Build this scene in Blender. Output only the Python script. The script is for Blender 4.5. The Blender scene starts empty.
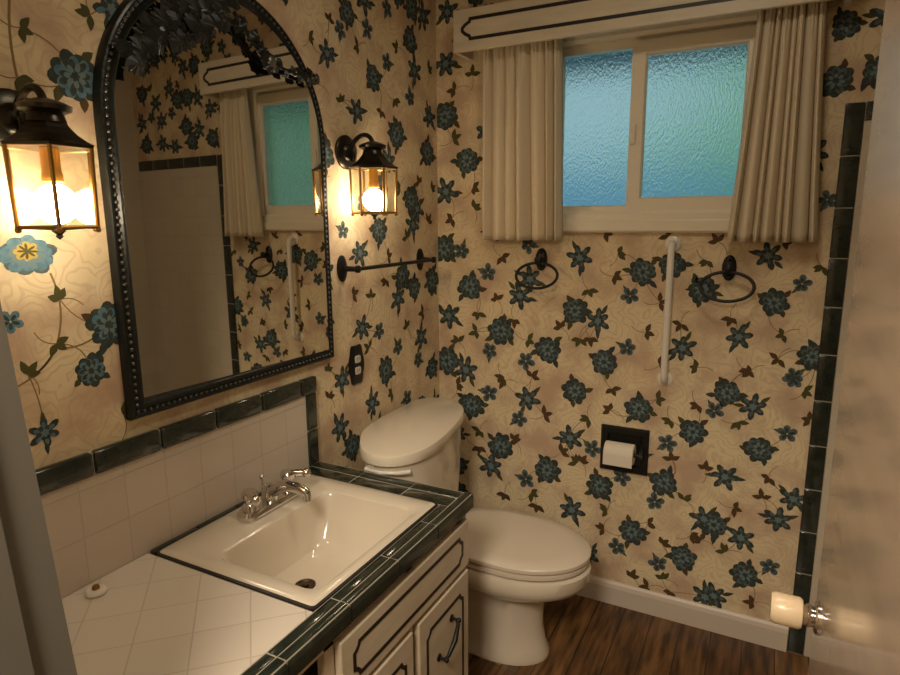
import bpy, bmesh, math, random
from mathutils import Vector, Matrix
S = bpy.context.scene
COL = S.collection
PI = math.pi

# ------------------------------------------------------------------ camera
CAM_POS = (1.308, -2.408, 1.592)
YAW, PITCH, ROLL, FPX = -0.4796, 0.1881, -0.00635, 619.3
cam_data = bpy.data.cameras.new('camera')
cam_data.sensor_width = 36.0
cam_data.lens = FPX / 900.0 * 36.0
cam_data.clip_start = 0.02
cam = bpy.data.objects.new('camera', cam_data)
COL.objects.link(cam)
fw = Vector((math.sin(YAW)*math.cos(PITCH), math.cos(YAW)*math.cos(PITCH), -math.sin(PITCH)))
rt = Vector((math.cos(YAW), -math.sin(YAW), 0.0))
up = rt.cross(fw)
rt2 = math.cos(ROLL)*rt + math.sin(ROLL)*up
up2 = -math.sin(ROLL)*rt + math.cos(ROLL)*up
M = Matrix((rt2, up2, -fw)).transposed().to_4x4()
M.translation = Vector(CAM_POS)
cam.matrix_world = M
S.camera = cam

# ------------------------------------------------------------------ world, lights, exposure
S.view_settings.view_transform = 'Standard'
S.view_settings.look = 'None'
S.view_settings.gamma = 1.0
S.view_settings.use_curve_mapping = False
S.view_settings.exposure = 0.30
BULB = 48.0            # radiance of the lantern bulbs
w = bpy.data.worlds.new('sky')
S.world = w
w.use_nodes = True
wb = w.node_tree.nodes['Background']
wb.inputs[0].default_value = (0.50, 0.76, 0.82, 1)
wb.inputs[1].default_value = 0.52

def area(name, loc, rot, size, power, col):
    l = bpy.data.lights.new(name, 'AREA')
    l.shape = 'DISK'; l.size = size; l.energy = power; l.color = col
    o = bpy.data.objects.new(name, l)
    o.location = loc; o.rotation_euler = rot
    COL.objects.link(o)
    return o
area('ceiling_fill', (1.05, -1.15, 2.58), (0, 0, 0), 0.35, 4.5, (1.0, 0.86, 0.68))  # added ambient fill from above, no ceiling fixture seen
area('hall_fill', (1.05, -3.0, 2.45), (math.radians(38), 0, 0), 0.5, 32.0, (1.0, 0.86, 0.68))  # main fill added behind the camera, tilted in through the doorway; no lamp seen

# ------------------------------------------------------------------ materials
def mat(name, col, rough=0.5, metal=0.0, coat=0.0, spec=0.5, bump=None, noise=None, ior=None):
    m = bpy.data.materials.new(name); m.use_nodes = True
    nt = m.node_tree; b = nt.nodes['Principled BSDF']
    b.inputs['Base Color'].default_value = (*col, 1)
    b.inputs['Roughness'].default_value = rough
    b.inputs['Metallic'].default_value = metal
    b.inputs['Coat Weight'].default_value = coat
    b.inputs['Coat Roughness'].default_value = 0.08
    b.inputs['Specular IOR Level'].default_value = spec
    tc = None
    def coords():
        nonlocal tc
        if tc is None: tc = nt.nodes.new('ShaderNodeTexCoord')
        return tc.outputs['Object']
    if noise:      # (scale, other colour, stretch)
        sc, c2, st = noise
        mp = nt.nodes.new('ShaderNodeMapping'); mp.inputs['Scale'].default_value = st
        n = nt.nodes.new('ShaderNodeTexNoise'); n.inputs['Scale'].default_value = sc; n.inputs['Detail'].default_value = 5
        r = nt.nodes.new('ShaderNodeValToRGB')
        r.color_ramp.elements[0].position = 0.32; r.color_ramp.elements[0].color = (*col, 1)
        r.color_ramp.elements[1].position = 0.68; r.color_ramp.elements[1].color = (*c2, 1)
        nt.links.new(coords(), mp.inputs[0]); nt.links.new(mp.outputs[0], n.inputs['Vector'])
        nt.links.new(n.outputs['Fac'], r.inputs[0]); nt.links.new(r.outputs[0], b.inputs['Base Color'])
    if bump:       # (scale, strength)
        n = nt.nodes.new('ShaderNodeTexNoise'); n.inputs['Scale'].default_value = bump[0]; n.inputs['Detail'].default_value = 4
        bp = nt.nodes.new('ShaderNodeBump'); bp.inputs['Strength'].default_value = bump[1]; bp.inputs['Distance'].default_value = 0.004
        nt.links.new(coords(), n.inputs['Vector']); nt.links.new(n.outputs['Fac'], bp.inputs['Height'])
        nt.links.new(bp.outputs[0], b.inputs['Normal'])
    return m

def paper_mat():
    m = mat('wallpaper', (0.6, 0.45, 0.3), 0.75, spec=0.25)
    nt = m.node_tree; b = nt.nodes['Principled BSDF']; N = nt.nodes.new; L = nt.links.new
    tc = N('ShaderNodeTexCoord')
    n1 = N('ShaderNodeTexNoise'); n1.inputs['Scale'].default_value = 7.0; n1.inputs['Detail'].default_value = 6
    L(tc.outputs['Object'], n1.inputs['Vector'])
    r1 = N('ShaderNodeValToRGB')
    r1.color_ramp.elements[0].position = 0.36; r1.color_ramp.elements[0].color = (0.54, 0.38, 0.25, 1)
    r1.color_ramp.elements[1].position = 0.56; r1.color_ramp.elements[1].color = (0.74, 0.61, 0.38, 1)
    L(n1.outputs['Fac'], r1.inputs[0])
    # faint printed paisley swirls: rings around scattered centres
    n2 = N('ShaderNodeTexNoise'); n2.inputs['Scale'].default_value = 11.0
    L(tc.outputs['Object'], n2.inputs['Vector'])
    mx = N('ShaderNodeMix'); mx.data_type = 'VECTOR'; mx.inputs[0].default_value = 0.10
    L(tc.outputs['Object'], mx.inputs[4]); L(n2.outputs['Color'], mx.inputs[5])
    v = N('ShaderNodeTexVoronoi'); v.inputs['Scale'].default_value = 9.0
    L(mx.outputs[1], v.inputs['Vector'])
    mu = N('ShaderNodeMath'); mu.operation = 'MULTIPLY'; mu.inputs[1].default_value = 46.0
    L(v.outputs['Distance'], mu.inputs[0])
    sn = N('ShaderNodeMath'); sn.operation = 'SINE'; L(mu.outputs[0], sn.inputs[0])
    r2 = N('ShaderNodeValToRGB')
    r2.color_ramp.elements[0].position = 0.35; r2.color_ramp.elements[0].color = (0, 0, 0, 1)
    r2.color_ramp.elements[1].position = 0.95; r2.color_ramp.elements[1].color = (0.42, 0.42, 0.42, 1)
    L(sn.outputs[0], r2.inputs[0])
    mc = N('ShaderNodeMix'); mc.data_type = 'RGBA'
    L(r2.outputs[0], mc.inputs[0]); L(r1.outputs[0], mc.inputs[6]); mc.inputs[7].default_value = (0.53, 0.36, 0.24, 1)
    L(mc.outputs[2], b.inputs['Base Color'])
    return m

def tile_mat(name, col, grout, size, rot=0.0, plane='XY', rough=0.18):
    m = mat(name, col, rough)
    nt = m.node_tree; b = nt.nodes['Principled BSDF']; N = nt.nodes.new; L = nt.links.new
    tc = N('ShaderNodeTexCoord')
    se = N('ShaderNodeSeparateXYZ'); cb = N('ShaderNodeCombineXYZ')
    L(tc.outputs['Object'], se.inputs[0])
    L(se.outputs[plane[0]], cb.inputs[0]); L(se.outputs[plane[1]], cb.inputs[1])
    mp = N('ShaderNodeMapping'); mp.inputs['Rotation'].default_value = (0, 0, rot)
    L(cb.outputs[0], mp.inputs[0])
    br = N('ShaderNodeTexBrick'); br.offset = 0.0
    br.inputs['Scale'].default_value = 1.0
    br.inputs['Brick Width'].default_value = size; br.inputs['Row Height'].default_value = size
    br.inputs['Mortar Size'].default_value = 0.0016; br.inputs['Mortar Smooth'].default_value = 0.3
    br.inputs['Color1'].default_value = (*col, 1)
    br.inputs['Color2'].default_value = (*[c*0.95 for c in col], 1)
    br.inputs['Mortar'].default_value = (*grout, 1)
    L(mp.outputs[0], br.inputs['Vector']); L(br.outputs['Color'], b.inputs['Base Color'])
    bp = N('ShaderNodeBump'); bp.invert = True; bp.inputs['Strength'].default_value = 0.5; bp.inputs['Distance'].default_value = 0.002
    L(br.outputs['Fac'], bp.inputs['Height']); L(bp.outputs[0], b.inputs['Normal'])
    return m

def floor_mat():
    m = mat('wood_plank', (0.1, 0.04, 0.02), 0.33)
    nt = m.node_tree; b = nt.nodes['Principled BSDF']; N = nt.nodes.new; L = nt.links.new
    tc = N('ShaderNodeTexCoord')
    mp = N('ShaderNodeMapping'); mp.inputs['Rotation'].default_value = (0, 0, PI/2)
    L(tc.outputs['Object'], mp.inputs[0])
    br = N('ShaderNodeTexBrick'); br.offset = 0.37; br.inputs['Scale'].default_value = 1
    br.inputs['Brick Width'].default_value = 0.9; br.inputs['Row Height'].default_value = 0.11
    br.inputs['Mortar Size'].default_value = 0.002
    br.inputs['Color1'].default_value = (0.115, 0.052, 0.018, 1); br.inputs['Color2'].default_value = (0.24, 0.125, 0.045, 1)
    br.inputs['Mortar'].default_value = (0.02, 0.01, 0.006, 1)
    L(mp.outputs[0], br.inputs['Vector'])
    mp2 = N('ShaderNodeMapping'); mp2.inputs['Scale'].default_value = (14, 1.6, 1)
    L(tc.outputs['Object'], mp2.inputs[0])
    n = N('ShaderNodeTexNoise'); n.inputs['Scale'].default_value = 3; n.inputs['Detail'].default_value = 6
    L(mp2.outputs[0], n.inputs['Vector'])
    r = N('ShaderNodeValToRGB')
    r.color_ramp.elements[0].position = 0.35; r.color_ramp.elements[0].color = (0.25, 0.22, 0.2, 1)
    r.color_ramp.elements[1].position = 0.65; r.color_ramp.elements[1].color = (1.15, 1.1, 1.05, 1)
    L(n.outputs['Fac'], r.inputs[0])
    mx = N('ShaderNodeMix'); mx.data_type = 'RGBA'; mx.blend_type = 'MULTIPLY'; mx.inputs[0].default_value = 1.0
    L(br.outputs['Color'], mx.inputs[6]); L(r.outputs[0], mx.inputs[7]); L(mx.outputs[2], b.inputs['Base Color'])
    return m

def thin_glass(name, tint=(1, 1, 1), gloss=0.12):
    m = bpy.data.materials.new(name); m.use_nodes = True
    nt = m.node_tree; nt.nodes.remove(nt.nodes['Principled BSDF'])
    t = nt.nodes.new('ShaderNodeBsdfTransparent'); t.inputs[0].default_value = (*tint, 1)
    g = nt.nodes.new('ShaderNodeBsdfGlossy'); g.inputs['Roughness'].default_value = 0.08
    mx = nt.nodes.new('ShaderNodeMixShader'); mx.inputs[0].default_value = gloss
    nt.links.new(t.outputs[0], mx.inputs[1]); nt.links.new(g.outputs[0], mx.inputs[2])
    nt.links.new(mx.outputs[0], nt.nodes['Material Output'].inputs[0])
    return m

def obscure_glass():
    m = mat('obscured_glass', (0.86, 0.97, 1.0), 0.26)
    nt = m.node_tree; b = nt.nodes['Principled BSDF']; N = nt.nodes.new; L = nt.links.new
    b.inputs['Transmission Weight'].default_value = 1.0
    b.inputs['IOR'].default_value = 1.3
    tc = N('ShaderNodeTexCoord')
    mp = N('ShaderNodeMapping'); mp.inputs['Scale'].default_value = (1.0, 1.0, 0.4)
    L(tc.outputs['Object'], mp.inputs[0])
    n = N('ShaderNodeTexNoise'); n.inputs['Scale'].default_value = 230; n.inputs['Detail'].default_value = 3
    L(mp.outputs[0], n.inputs['Vector'])
    bp = N('ShaderNodeBump'); bp.inputs['Strength'].default_value = 0.9; bp.inputs['Distance'].default_value = 0.0045
    L(n.outputs['Fac'], bp.inputs['Height']); L(bp.outputs[0], b.inputs['Normal'])
    return m

def emit(name, col, s):
    m = bpy.data.materials.new(name); m.use_nodes = True
    b = m.node_tree.nodes['Principled BSDF']
    b.inputs['Base Color'].default_value = (*col, 1)
    b.inputs['Emission Color'].default_value = (*col, 1); b.inputs['Emission Strength'].default_value = s
    return m

PAPER = paper_mat()
PET_DARK = mat('print_petal_dark', (0.030, 0.040, 0.038), 0.7, spec=0.2, noise=(60, (0.060, 0.070, 0.055), (1, 1, 1)))
PET_MID = mat('print_petal_teal', (0.066, 0.098, 0.106), 0.7, spec=0.2, noise=(70, (0.115, 0.145, 0.135), (1, 1, 1)))
PET_LIGHT = mat('print_petal_light', (0.14, 0.20, 0.205), 0.7, spec=0.2)
LEAF_G = mat('print_leaf_green', (0.080, 0.074, 0.022), 0.7, spec=0.2)
LEAF_B = mat('print_leaf_brown', (0.095, 0.052, 0.020), 0.7, spec=0.2)
STEM = mat('print_stem', (0.26, 0.17, 0.07), 0.7, spec=0.2)
PET_BLUE = mat('print_petal_blue', (0.070, 0.15, 0.20), 0.7, spec=0.2, noise=(80, (0.13, 0.23, 0.27), (1, 1, 1)))
YELLOW = mat('print_center_ochre', (0.42, 0.30, 0.07), 0.7, spec=0.2)
PAPER_SLOTS = [PAPER, PET_DARK, PET_MID, PET_LIGHT, LEAF_G, LEAF_B, STEM, PET_BLUE, YELLOW]

CREAM_PAINT = mat('cream_paint', (0.66, 0.56, 0.40), 0.4, bump=(90, 0.05))
CAB_PAINT = mat('cabinet_paint', (0.68, 0.59, 0.44), 0.42, noise=(6, (0.60, 0.50, 0.36), (1, 1, 4)))
VALANCE_PAINT = mat('valance_paint', (0.70, 0.61, 0.46), 0.45, noise=(8, (0.62, 0.54, 0.40), (1, 5, 5)))
DOOR_PAINT = mat('door_paint', (0.55, 0.43, 0.33), 0.24, coat=0.45, noise=(3, (0.49, 0.38, 0.285), (1, 1, 9)))
JAMB_PAINT = mat('jamb_paint', (0.115, 0.105, 0.084), 0.45)
BASE_PAINT = mat('baseboard_paint', (0.62, 0.53, 0.43), 0.4)
CEIL = mat('ceiling_paint', (0.62, 0.56, 0.46), 0.8)
VINYL = mat('window_vinyl', (0.80, 0.72, 0.56), 0.35)
BLACK_LINE = mat('routed_line_black', (0.018, 0.012, 0.008), 0.5)
IRON = mat('black_iron', (0.014, 0.013, 0.012), 0.38, metal=0.4, bump=(120, 0.25))
FRAME_BLACK = mat('frame_black', (0.008, 0.010, 0.009), 0.40, spec=0.35, coat=0.08, bump=(90, 0.4))
BEAD = mat('frame_bead_pewter', (0.16, 0.15, 0.13), 0.3, metal=0.7)
BRONZE = mat('lantern_bronze', (0.040, 0.034, 0.024), 0.30, metal=0.75, bump=(60, 0.15))
BRASS = mat('lantern_brass', (0.36, 0.20, 0.055), 0.28, metal=0.9)
AMBER = mat('socket_brass', (0.85, 0.42, 0.06), 0.3, metal=0.5)
CHROME = mat('chrome', (0.72, 0.70, 0.68), 0.10, metal=1.0)
CERAMIC = mat('toilet_ceramic', (0.76, 0.67, 0.53), 0.16, coat=0.3)
SEAT_PLASTIC = mat('toilet_seat_plastic', (0.74, 0.64, 0.51), 0.25)
SINK_MAT = mat('sink_ceramic', (0.72, 0.63, 0.50), 0.14, coat=0.3)
WHITE_TILE = tile_mat('counter_tile', (0.72, 0.64, 0.54), (0.58, 0.50, 0.40), 0.108, PI/4, 'XY')
SPLASH_TILE = tile_mat('splash_tile', (0.64, 0.55, 0.45), (0.55, 0.47, 0.38), 0.108, 0, 'YZ')
SHOWER_TILE = tile_mat('surround_tile', (0.60, 0.52, 0.40), (0.55, 0.47, 0.36), 0.108, 0, 'XZ', 0.12)
DARK_TILE = mat('dark_green_tile', (0.012, 0.018, 0.014), 0.16, coat=0.4, noise=(30, (0.028, 0.034, 0.024), (1, 1, 1)))
GROUT = mat('trim_grout', (0.36, 0.32, 0.25), 0.8)
CURTAIN = mat('curtain_cloth', (0.68, 0.58, 0.42), 0.85, spec=0.2, bump=(300, 0.08))
b_ = CURTAIN.node_tree.nodes['Principled BSDF']
WHITE_BAR = mat('white_enamel', (0.80, 0.74, 0.64), 0.22)
PAPER_WHITE = mat('tissue_paper', (0.74, 0.66, 0.54), 0.9)
IVORY = mat('ivory_plastic', (0.80, 0.62, 0.40), 0.28)
OUTLET_WHITE = mat('outlet_plastic', (0.6, 0.55, 0.45), 0.4)
MIRROR = mat('mirror_silver', (0.70, 0.68, 0.61), 0.015, metal=1.0)
GLASS = thin_glass('lantern_glass', (1, 0.98, 0.92), 0.10)
OBSCURE = obscure_glass()
BULB_M = emit('bulb_glow', (1.0, 0.84, 0.62), BULB)
FOLIAGE = mat('foliage_green', (0.16, 0.36, 0.16), 0.8, noise=(1.1, (0.62, 0.95, 0.50), (1, 1, 1)))
OUT_WALL = mat('outside_wall_blue', (0.34, 0.60, 0.80), 0.8)
OUT_EAVE = mat('outside_eave', (0.10, 0.16, 0.18), 0.8)
OUT_GROUND = mat('outside_ground', (0.62, 0.78, 0.85), 0.9)
FLOOR_M = floor_mat()

# ------------------------------------------------------------------ mesh helpers
def put(name, bm, mats, parent=None, smooth=False):
    me = bpy.data.meshes.new(name)
    bmesh.ops.recalc_face_normals(bm, faces=bm.faces)
    bm.to_mesh(me); bm.free()
    if not isinstance(mats, (list, tuple)): mats = [mats]
    for m in mats: me.materials.append(m)
    if smooth:
        for p in me.polygons: p.use_smooth = True
        me.set_sharp_from_angle(angle=math.radians(38))
    o = bpy.data.objects.new(name, me); COL.objects.link(o)
    if parent is not None: o.parent = parent
    return o
def thing(name, label, cat, group=None, loc=(0, 0, 0)):
    o = bpy.data.objects.new(name, None); COL.objects.link(o)
    o.empty_display_size = 0.05
    o.location = loc
    return tag(o, label, cat, group)
def tag(o, label, cat, group=None):
    o['label'] = label; o['category'] = cat
    if group: o['group'] = group
    return o
def struct(o, label, cat):
    o['kind'] = 'structure'; o['label'] = label; o['category'] = cat
    return o
def copy_thing(root, loc, label):
    r = root.copy(); COL.objects.link(r); r.location = loc; r['label'] = label
    for ch in list(root.children):
        c = ch.copy(); COL.objects.link(c); c.parent = r
        for g in list(ch.children):
            d = g.copy(); COL.objects.link(d); d.parent = c
    return r
def add_from(bm, tmp):
    me = bpy.data.meshes.new('t'); tmp.to_mesh(me); tmp.free()
    bm.from_mesh(me); bpy.data.meshes.remove(me)
def box(bm, x0, x1, y0, y1, z0, z1, bev=0.0, seg=2, mtx=None):
    t = bmesh.new()
    bmesh.ops.create_cube(t, size=1.0)
    for v in t.verts:
        v.co = Vector((x0 + (v.co.x+.5)*(x1-x0), y0 + (v.co.y+.5)*(y1-y0), z0 + (v.co.z+.5)*(z1-z0)))
    if bev > 0: bmesh.ops.bevel(t, geom=list(t.edges), offset=bev, segments=seg, affect='EDGES', profile=0.5)
    if mtx is not None: bmesh.ops.transform(t, matrix=mtx, verts=t.verts)
    add_from(bm, t)
def tube(bm, pts, r, n=12, closed=False, caps=True):
    pts = [Vector(p) for p in pts]; N = len(pts)
    rs = r if isinstance(r, (list, tuple)) else [r]*N
    rings = []; prev = None
    for i, p in enumerate(pts):
        if closed: d = pts[(i+1) % N] - pts[(i-1) % N]
        else: d = pts[min(i+1, N-1)] - pts[max(i-1, 0)]
        d.normalize()
        if prev is None:
            a = Vector((0, 0, 1)) if abs(d.z) < .9 else Vector((1, 0, 0))
            nrm = d.cross(a).normalized()
        else:
            nrm = (prev - d*prev.dot(d)).normalized()
        prev = nrm; bn = d.cross(nrm)
        rings.append([bm.verts.new(p + rs[i]*(math.cos(2*PI*k/n)*nrm + math.sin(2*PI*k/n)*bn)) for k in range(n)])
    m = N if closed else N-1
    for i in range(m):
        a, b = rings[i], rings[(i+1) % N]
        off = 0
        if closed and i == N-1:
            off = min(range(n), key=lambda o: (a[0].co-b[o].co).length)
        for k in range(n):
            bm.faces.new((a[k], a[(k+1) % n], b[(k+1+off) % n], b[(k+off) % n]))
    if caps and not closed:
        bm.faces.new(rings[0][::-1]); bm.faces.new(rings[-1])
def lathe(bm, prof, origin, axis=(0, 0, 1), n=24, rot=0.0):
    ax = Vector(axis).normalized(); o = Vector(origin)
    a = Vector((0, 0, 1)) if abs(ax.z) < .9 else Vector((1, 0, 0))
    u = ax.cross(a).normalized(); v = ax.cross(u)
    rings = []
    for r, h in prof:
        if r < 1e-6: rings.append([bm.verts.new(o+ax*h)])
        else: rings.append([bm.verts.new(o+ax*h+r*(math.cos(rot+2*PI*k/n)*u+math.sin(rot+2*PI*k/n)*v)) for k in range(n)])
    for a_, b_2 in zip(rings, rings[1:]):
        for k in range(n):
            k2 = (k+1) % n
            if len(a_) == 1 and len(b_2) == 1: continue
            if len(a_) == 1: bm.faces.new((a_[0], b_2[k], b_2[k2]))
            elif len(b_2) == 1: bm.faces.new((a_[k], a_[k2], b_2[0]))
            else: bm.faces.new((a_[k], a_[k2], b_2[k2], b_2[k]))
    if len(rings[0]) > 1: bm.faces.new(rings[0])
    if len(rings[-1]) > 1: bm.faces.new(rings[-1][::-1])
def loft(bm, loops, cap0=True, cap1=True):
    rr = [[bm.verts.new(Vector(p)) for p in l] for l in loops]
    n = len(rr[0])
    for a, b in zip(rr, rr[1:]):
        for k in range(n): bm.faces.new((a[k], a[(k+1) % n], b[(k+1) % n], b[k]))
    if cap0: bm.faces.new(rr[0][::-1])
    if cap1: bm.faces.new(rr[-1])
def prism(bm, pts, vec):
    """closed planar outline (3-D points) pushed along vec"""
    vec = Vector(vec)
    a = [bm.verts.new(Vector(p)) for p in pts]; b = [bm.verts.new(Vector(p)+vec) for p in pts]
    n = len(a)
    bm.faces.new(a[::-1]); bm.faces.new(b)
    for k in range(n): bm.faces.new((a[k], a[(k+1) % n], b[(k+1) % n], b[k]))
def sweep(bm, pts2, prof, fn, closed=True):
    """profile [(inset, height)] swept along a 2-D path with mitred corners; fn(u, v, h) -> 3-D"""
    N = len(pts2); P = [Vector((p[0], p[1])) for p in pts2]; rings = []
    for i in range(N):
        a = P[i-1] if (closed or i > 0) else None
        c = P[(i+1) % N] if (closed or i < N-1) else None
        d1 = (P[i]-a).normalized() if a is not None else (c-P[i]).normalized()
        d2 = (c-P[i]).normalized() if c is not None else d1
        n1 = Vector((-d1.y, d1.x)); n2 = Vector((-d2.y, d2.x))
        m = (n1+n2); m.normalize(); s = 1.0/max(.35, m.dot(n1))
        rings.append([bm.verts.new(fn(*(P[i]+m*s*w_), h)) for w_, h in prof])
    K = len(prof)
    for i in range(N if closed else N-1):
        a, b = rings[i], rings[(i+1) % N]
        for k in range(K): bm.faces.new((a[k], a[(k+1) % K], b[(k+1) % K], b[k]))
    if not closed:
        bm.faces.new(rings[0][::-1]); bm.faces.new(rings[-1])
def ball(bm, c, r, n=10, sx=1, sy=1, sz=1):
    t = bmesh.new(); bmesh.ops.create_uvsphere(t, u_segments=n, v_segments=max(5, n*2//3), radius=r)
    for v in t.verts: v.co = Vector((v.co.x*sx+c[0], v.co.y*sy+c[1], v.co.z*sz+c[2]))
    add_from(bm, t)
def rrect(cx, cy, hx, hy, r, per=6):
    out = []
    for qx, qy, a0 in ((1, 1, 0), (-1, 1, PI/2), (-1, -1, PI), (1, -1, 3*PI/2)):
        for k in range(per+1):
            a = a0+PI/2*k/per
            out.append((cx+qx*(hx-r)+r*math.cos(a), cy+qy*(hy-r)+r*math.sin(a)))
    return out
def bez(p0, p1, p2, p3, n=16):
    P = [Vector(p) for p in (p0, p1, p2, p3)]
    return [((1-t)**3*P[0]+3*(1-t)**2*t*P[1]+3*(1-t)*t*t*P[2]+t**3*P[3]) for t in [i/n for i in range(n+1)]]

# ------------------------------------------------------------------ wallpaper print (kept inside each wall's own mesh)
BACK_MOTIFS = """A,0.154,1.306,0.058 A,0.301,1.124,0.058 A,0.511,1.061,0.056 A,0.039,0.967,0.061 A,0.029,1.467,0.059 A,0.876,1.394,0.051 A,0.744,1.033,0.054 A,1.087,1.336,0.049 A,1.322,1.302,0.047 A,1.455,1.123,0.046 A,0.164,0.777,0.06 A,0.306,0.604,0.06 A,0.52,0.536,0.058 A,0.888,0.859,0.053 A,1.09,0.796,0.051 A,0.748,0.509,0.056 A,0.998,0.572,0.053 A,1.197,0.963,0.049 A,1.317,0.767,0.049 A,0.886,0.337,0.055 A,1.086,0.274,0.053 A,1.188,0.439,0.052 A,1.309,0.263,0.051 A,0.141,1.832,0.056 A,0.631,0.9,0.055 A,1.45,2.179,0.042 A,0.038,2.015,0.057 A,0.62,1.23,0.054 B,0.051,1.173,0.055 B,0.385,1.279,0.052 B,0.135,0.935,0.056 B,0.633,1.441,0.049 B,0.714,1.196,0.049 B,1.032,1.116,0.047 B,1.221,1.173,0.045 B,1.291,1.463,0.043 B,1.097,1.34,0.045 B,0.428,0.84,0.053 B,0.616,0.696,0.052 B,0.634,0.377,0.053 B,1.213,0.639,0.047 B,1.286,0.922,0.045 B,1.44,0.599,0.045 B,1.152,0.455,0.048 B,1.4,0.508,0.046 B,1.284,0.409,0.047 B,1.208,0.145,0.049 B,1.177,0.131,0.049 B,0.041,1.709,0.054 B,0.045,2.223,0.052 B,0.427,1.351,0.051 B,0.259,0.506,0.056 C,0.239,1.369,0.038 C,0.25,1.032,0.039 C,0.416,1.004,0.038 C,0.833,1.301,0.034 C,0.831,1.098,0.035 C,1.401,1.371,0.03 C,1.404,1.05,0.031 C,0.247,0.843,0.04 C,0.389,0.745,0.039 C,0.425,0.476,0.039 C,0.71,0.663,0.037 C,0.835,0.565,0.036 C,0.968,0.486,0.036 C,1,0.737,0.035 C,1.401,0.838,0.032 C,1.403,1.036,0.031 C,0.829,0.256,0.037 C,0.994,0.223,0.036 C,1.389,0.318,0.033 C,1.158,0.889,0.033 C,0.116,1.46,0.039 C,1.448,1.648,0.029 D,0.302,1.438,0.029 D,0.193,1.195,0.03 D,0.188,1.111,0.03 D,0.095,1.059,0.031 D,0.423,1.095,0.029 D,0.564,1.157,0.028 D,0.36,1.176,0.029 D,0.312,0.919,0.03 D,0.444,0.938,0.03 D,0.769,1.375,0.027 D,0.78,1.463,0.027 D,0.673,1.317,0.028 D,0.899,1.166,0.027 D,0.644,1.118,0.028 D,0.684,1.125,0.028 D,0.727,1.538,0.027 D,0.962,1.529,0.026 D,0.944,1.284,0.026 D,1.023,1.206,0.026 D,1.089,1.045,0.026 D,1.359,1.192,0.024 D,1.351,1.105,0.025 D,1.457,1.43,0.023 D,1.097,1.441,0.025 D,1.129,1.509,0.025 D,1.19,1.24,0.025 D,1.256,1.056,0.025 D,0.089,0.861,0.032 D,0.317,0.906,0.03 D,0.204,0.662,0.031 D,0.199,0.586,0.032 D,0.501,0.779,0.03 D,0.367,0.646,0.031 D,0.579,0.628,0.029 D,0.649,0.591,0.029 D,0.45,0.416,0.031 D,0.478,0.366,0.031 D,0.328,0.386,0.031 D,0.78,0.927,0.028 D,0.776,0.839,0.028 D,0.693,0.789,0.029 D,0.666,0.599,0.029 D,1.009,0.828,0.027 D,1.022,0.672,0.027 D,1.075,0.517,0.027 D,0.782,0.406,0.029 D,0.953,0.908,0.027 D,1.101,0.904,0.026 D,1.142,0.657,0.027 D,1.241,0.858,0.026 D,1.358,0.663,0.025 D,1.342,0.582,0.026 D,1.466,0.899,0.024 D,1.252,0.523,0.026 D,1.266,1.046,0.025 D,1.439,1,0.024 D,0.772,0.323,0.029 D,1.005,0.314,0.028 D,0.892,0.137,0.029 D,1.017,0.163,0.028 D,1.109,0.378,0.027 D,0.946,0.391,0.028 D,0.961,0.111,0.029 D,1.05,0.115,0.028 D,1.234,0.338,0.027 D,1.345,0.156,0.027 D,1.147,0.366,0.027 D,0.173,1.64,0.029 D,0.168,1.722,0.029 D,0.076,1.924,0.029 D,0.069,1.595,0.03 D,0.164,2.168,0.028 D,0.086,2.117,0.029"""
LEFT_MOTIFS = """A,-0.612,2.261,0.044 A,-0.47,2.089,0.048 A,-0.319,1.917,0.051 A,-0.327,1.902,0.051 A,-0.089,1.864,0.056 A,-0.459,1.553,0.05 A,-0.305,1.369,0.054 A,-0.059,1.331,0.059 A,-0.437,1.017,0.053 A,-0.224,1.671,0.054 B,-0.726,2.11,0.04 B,-0.184,2.165,0.049 B,-0.574,1.96,0.043 B,-0.107,2.384,0.049 B,-0.178,1.636,0.051 B,-0.212,1.572,0.051 B,-0.587,1.207,0.045 B,-0.338,1.285,0.05 B,-0.162,1.101,0.053 B,-0.716,1.043,0.044 B,-0.538,0.911,0.047 B,-1.462,2.041,0.043 C,-0.653,2.199,0.029 C,-0.499,2.24,0.031 C,-0.377,2.155,0.033 C,-0.218,2.059,0.035 C,-0.369,2.342,0.032 C,-0.678,1.557,0.031 C,-0.478,1.178,0.034 C,-0.346,1.092,0.036 C,-0.19,1.006,0.038 C,-0.285,0.859,0.037 D,-0.556,2.169,0.024 D,-0.306,2.222,0.026 D,-0.81,2.141,0.021 D,-0.425,1.981,0.025 D,-0.662,1.976,0.023 D,-0.709,2.215,0.022 D,-0.403,1.454,0.027 D,-0.261,1.521,0.028 D,-0.306,1.71,0.027 D,-0.159,1.74,0.029 D,-0.088,1.583,0.03 D,-0.524,1.314,0.026 D,-0.274,1.162,0.029 D,-0.547,1.125,0.026 D,-0.398,0.914,0.028 D,-0.142,1.202,0.03 D,-0.79,1.092,0.024 D,-0.421,1.367,0.027 D,-0.791,0.997,0.024 D,-1.513,2.017,0.023 D,-1.647,1.434,0.023 D,-1.666,1.344,0.023 D,-1.728,1.292,0.022 D,-1.535,1.15,0.026 D,-1.658,1.956,0.021 D,-1.672,1.865,0.021 A,-1.561,1.886,0.052 E,-1.7,1.529,0.057 A,-1.547,1.366,0.049 A,-1.6,1.271,0.037 B,-1.711,1.164,0.031 C,-1.747,1.402,0.023"""
def parse(s):
    out = []
    for t in s.split():
        k, a, b, r = t.split(','); out.append((k, float(a), float(b), float(r)))
    return out
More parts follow.
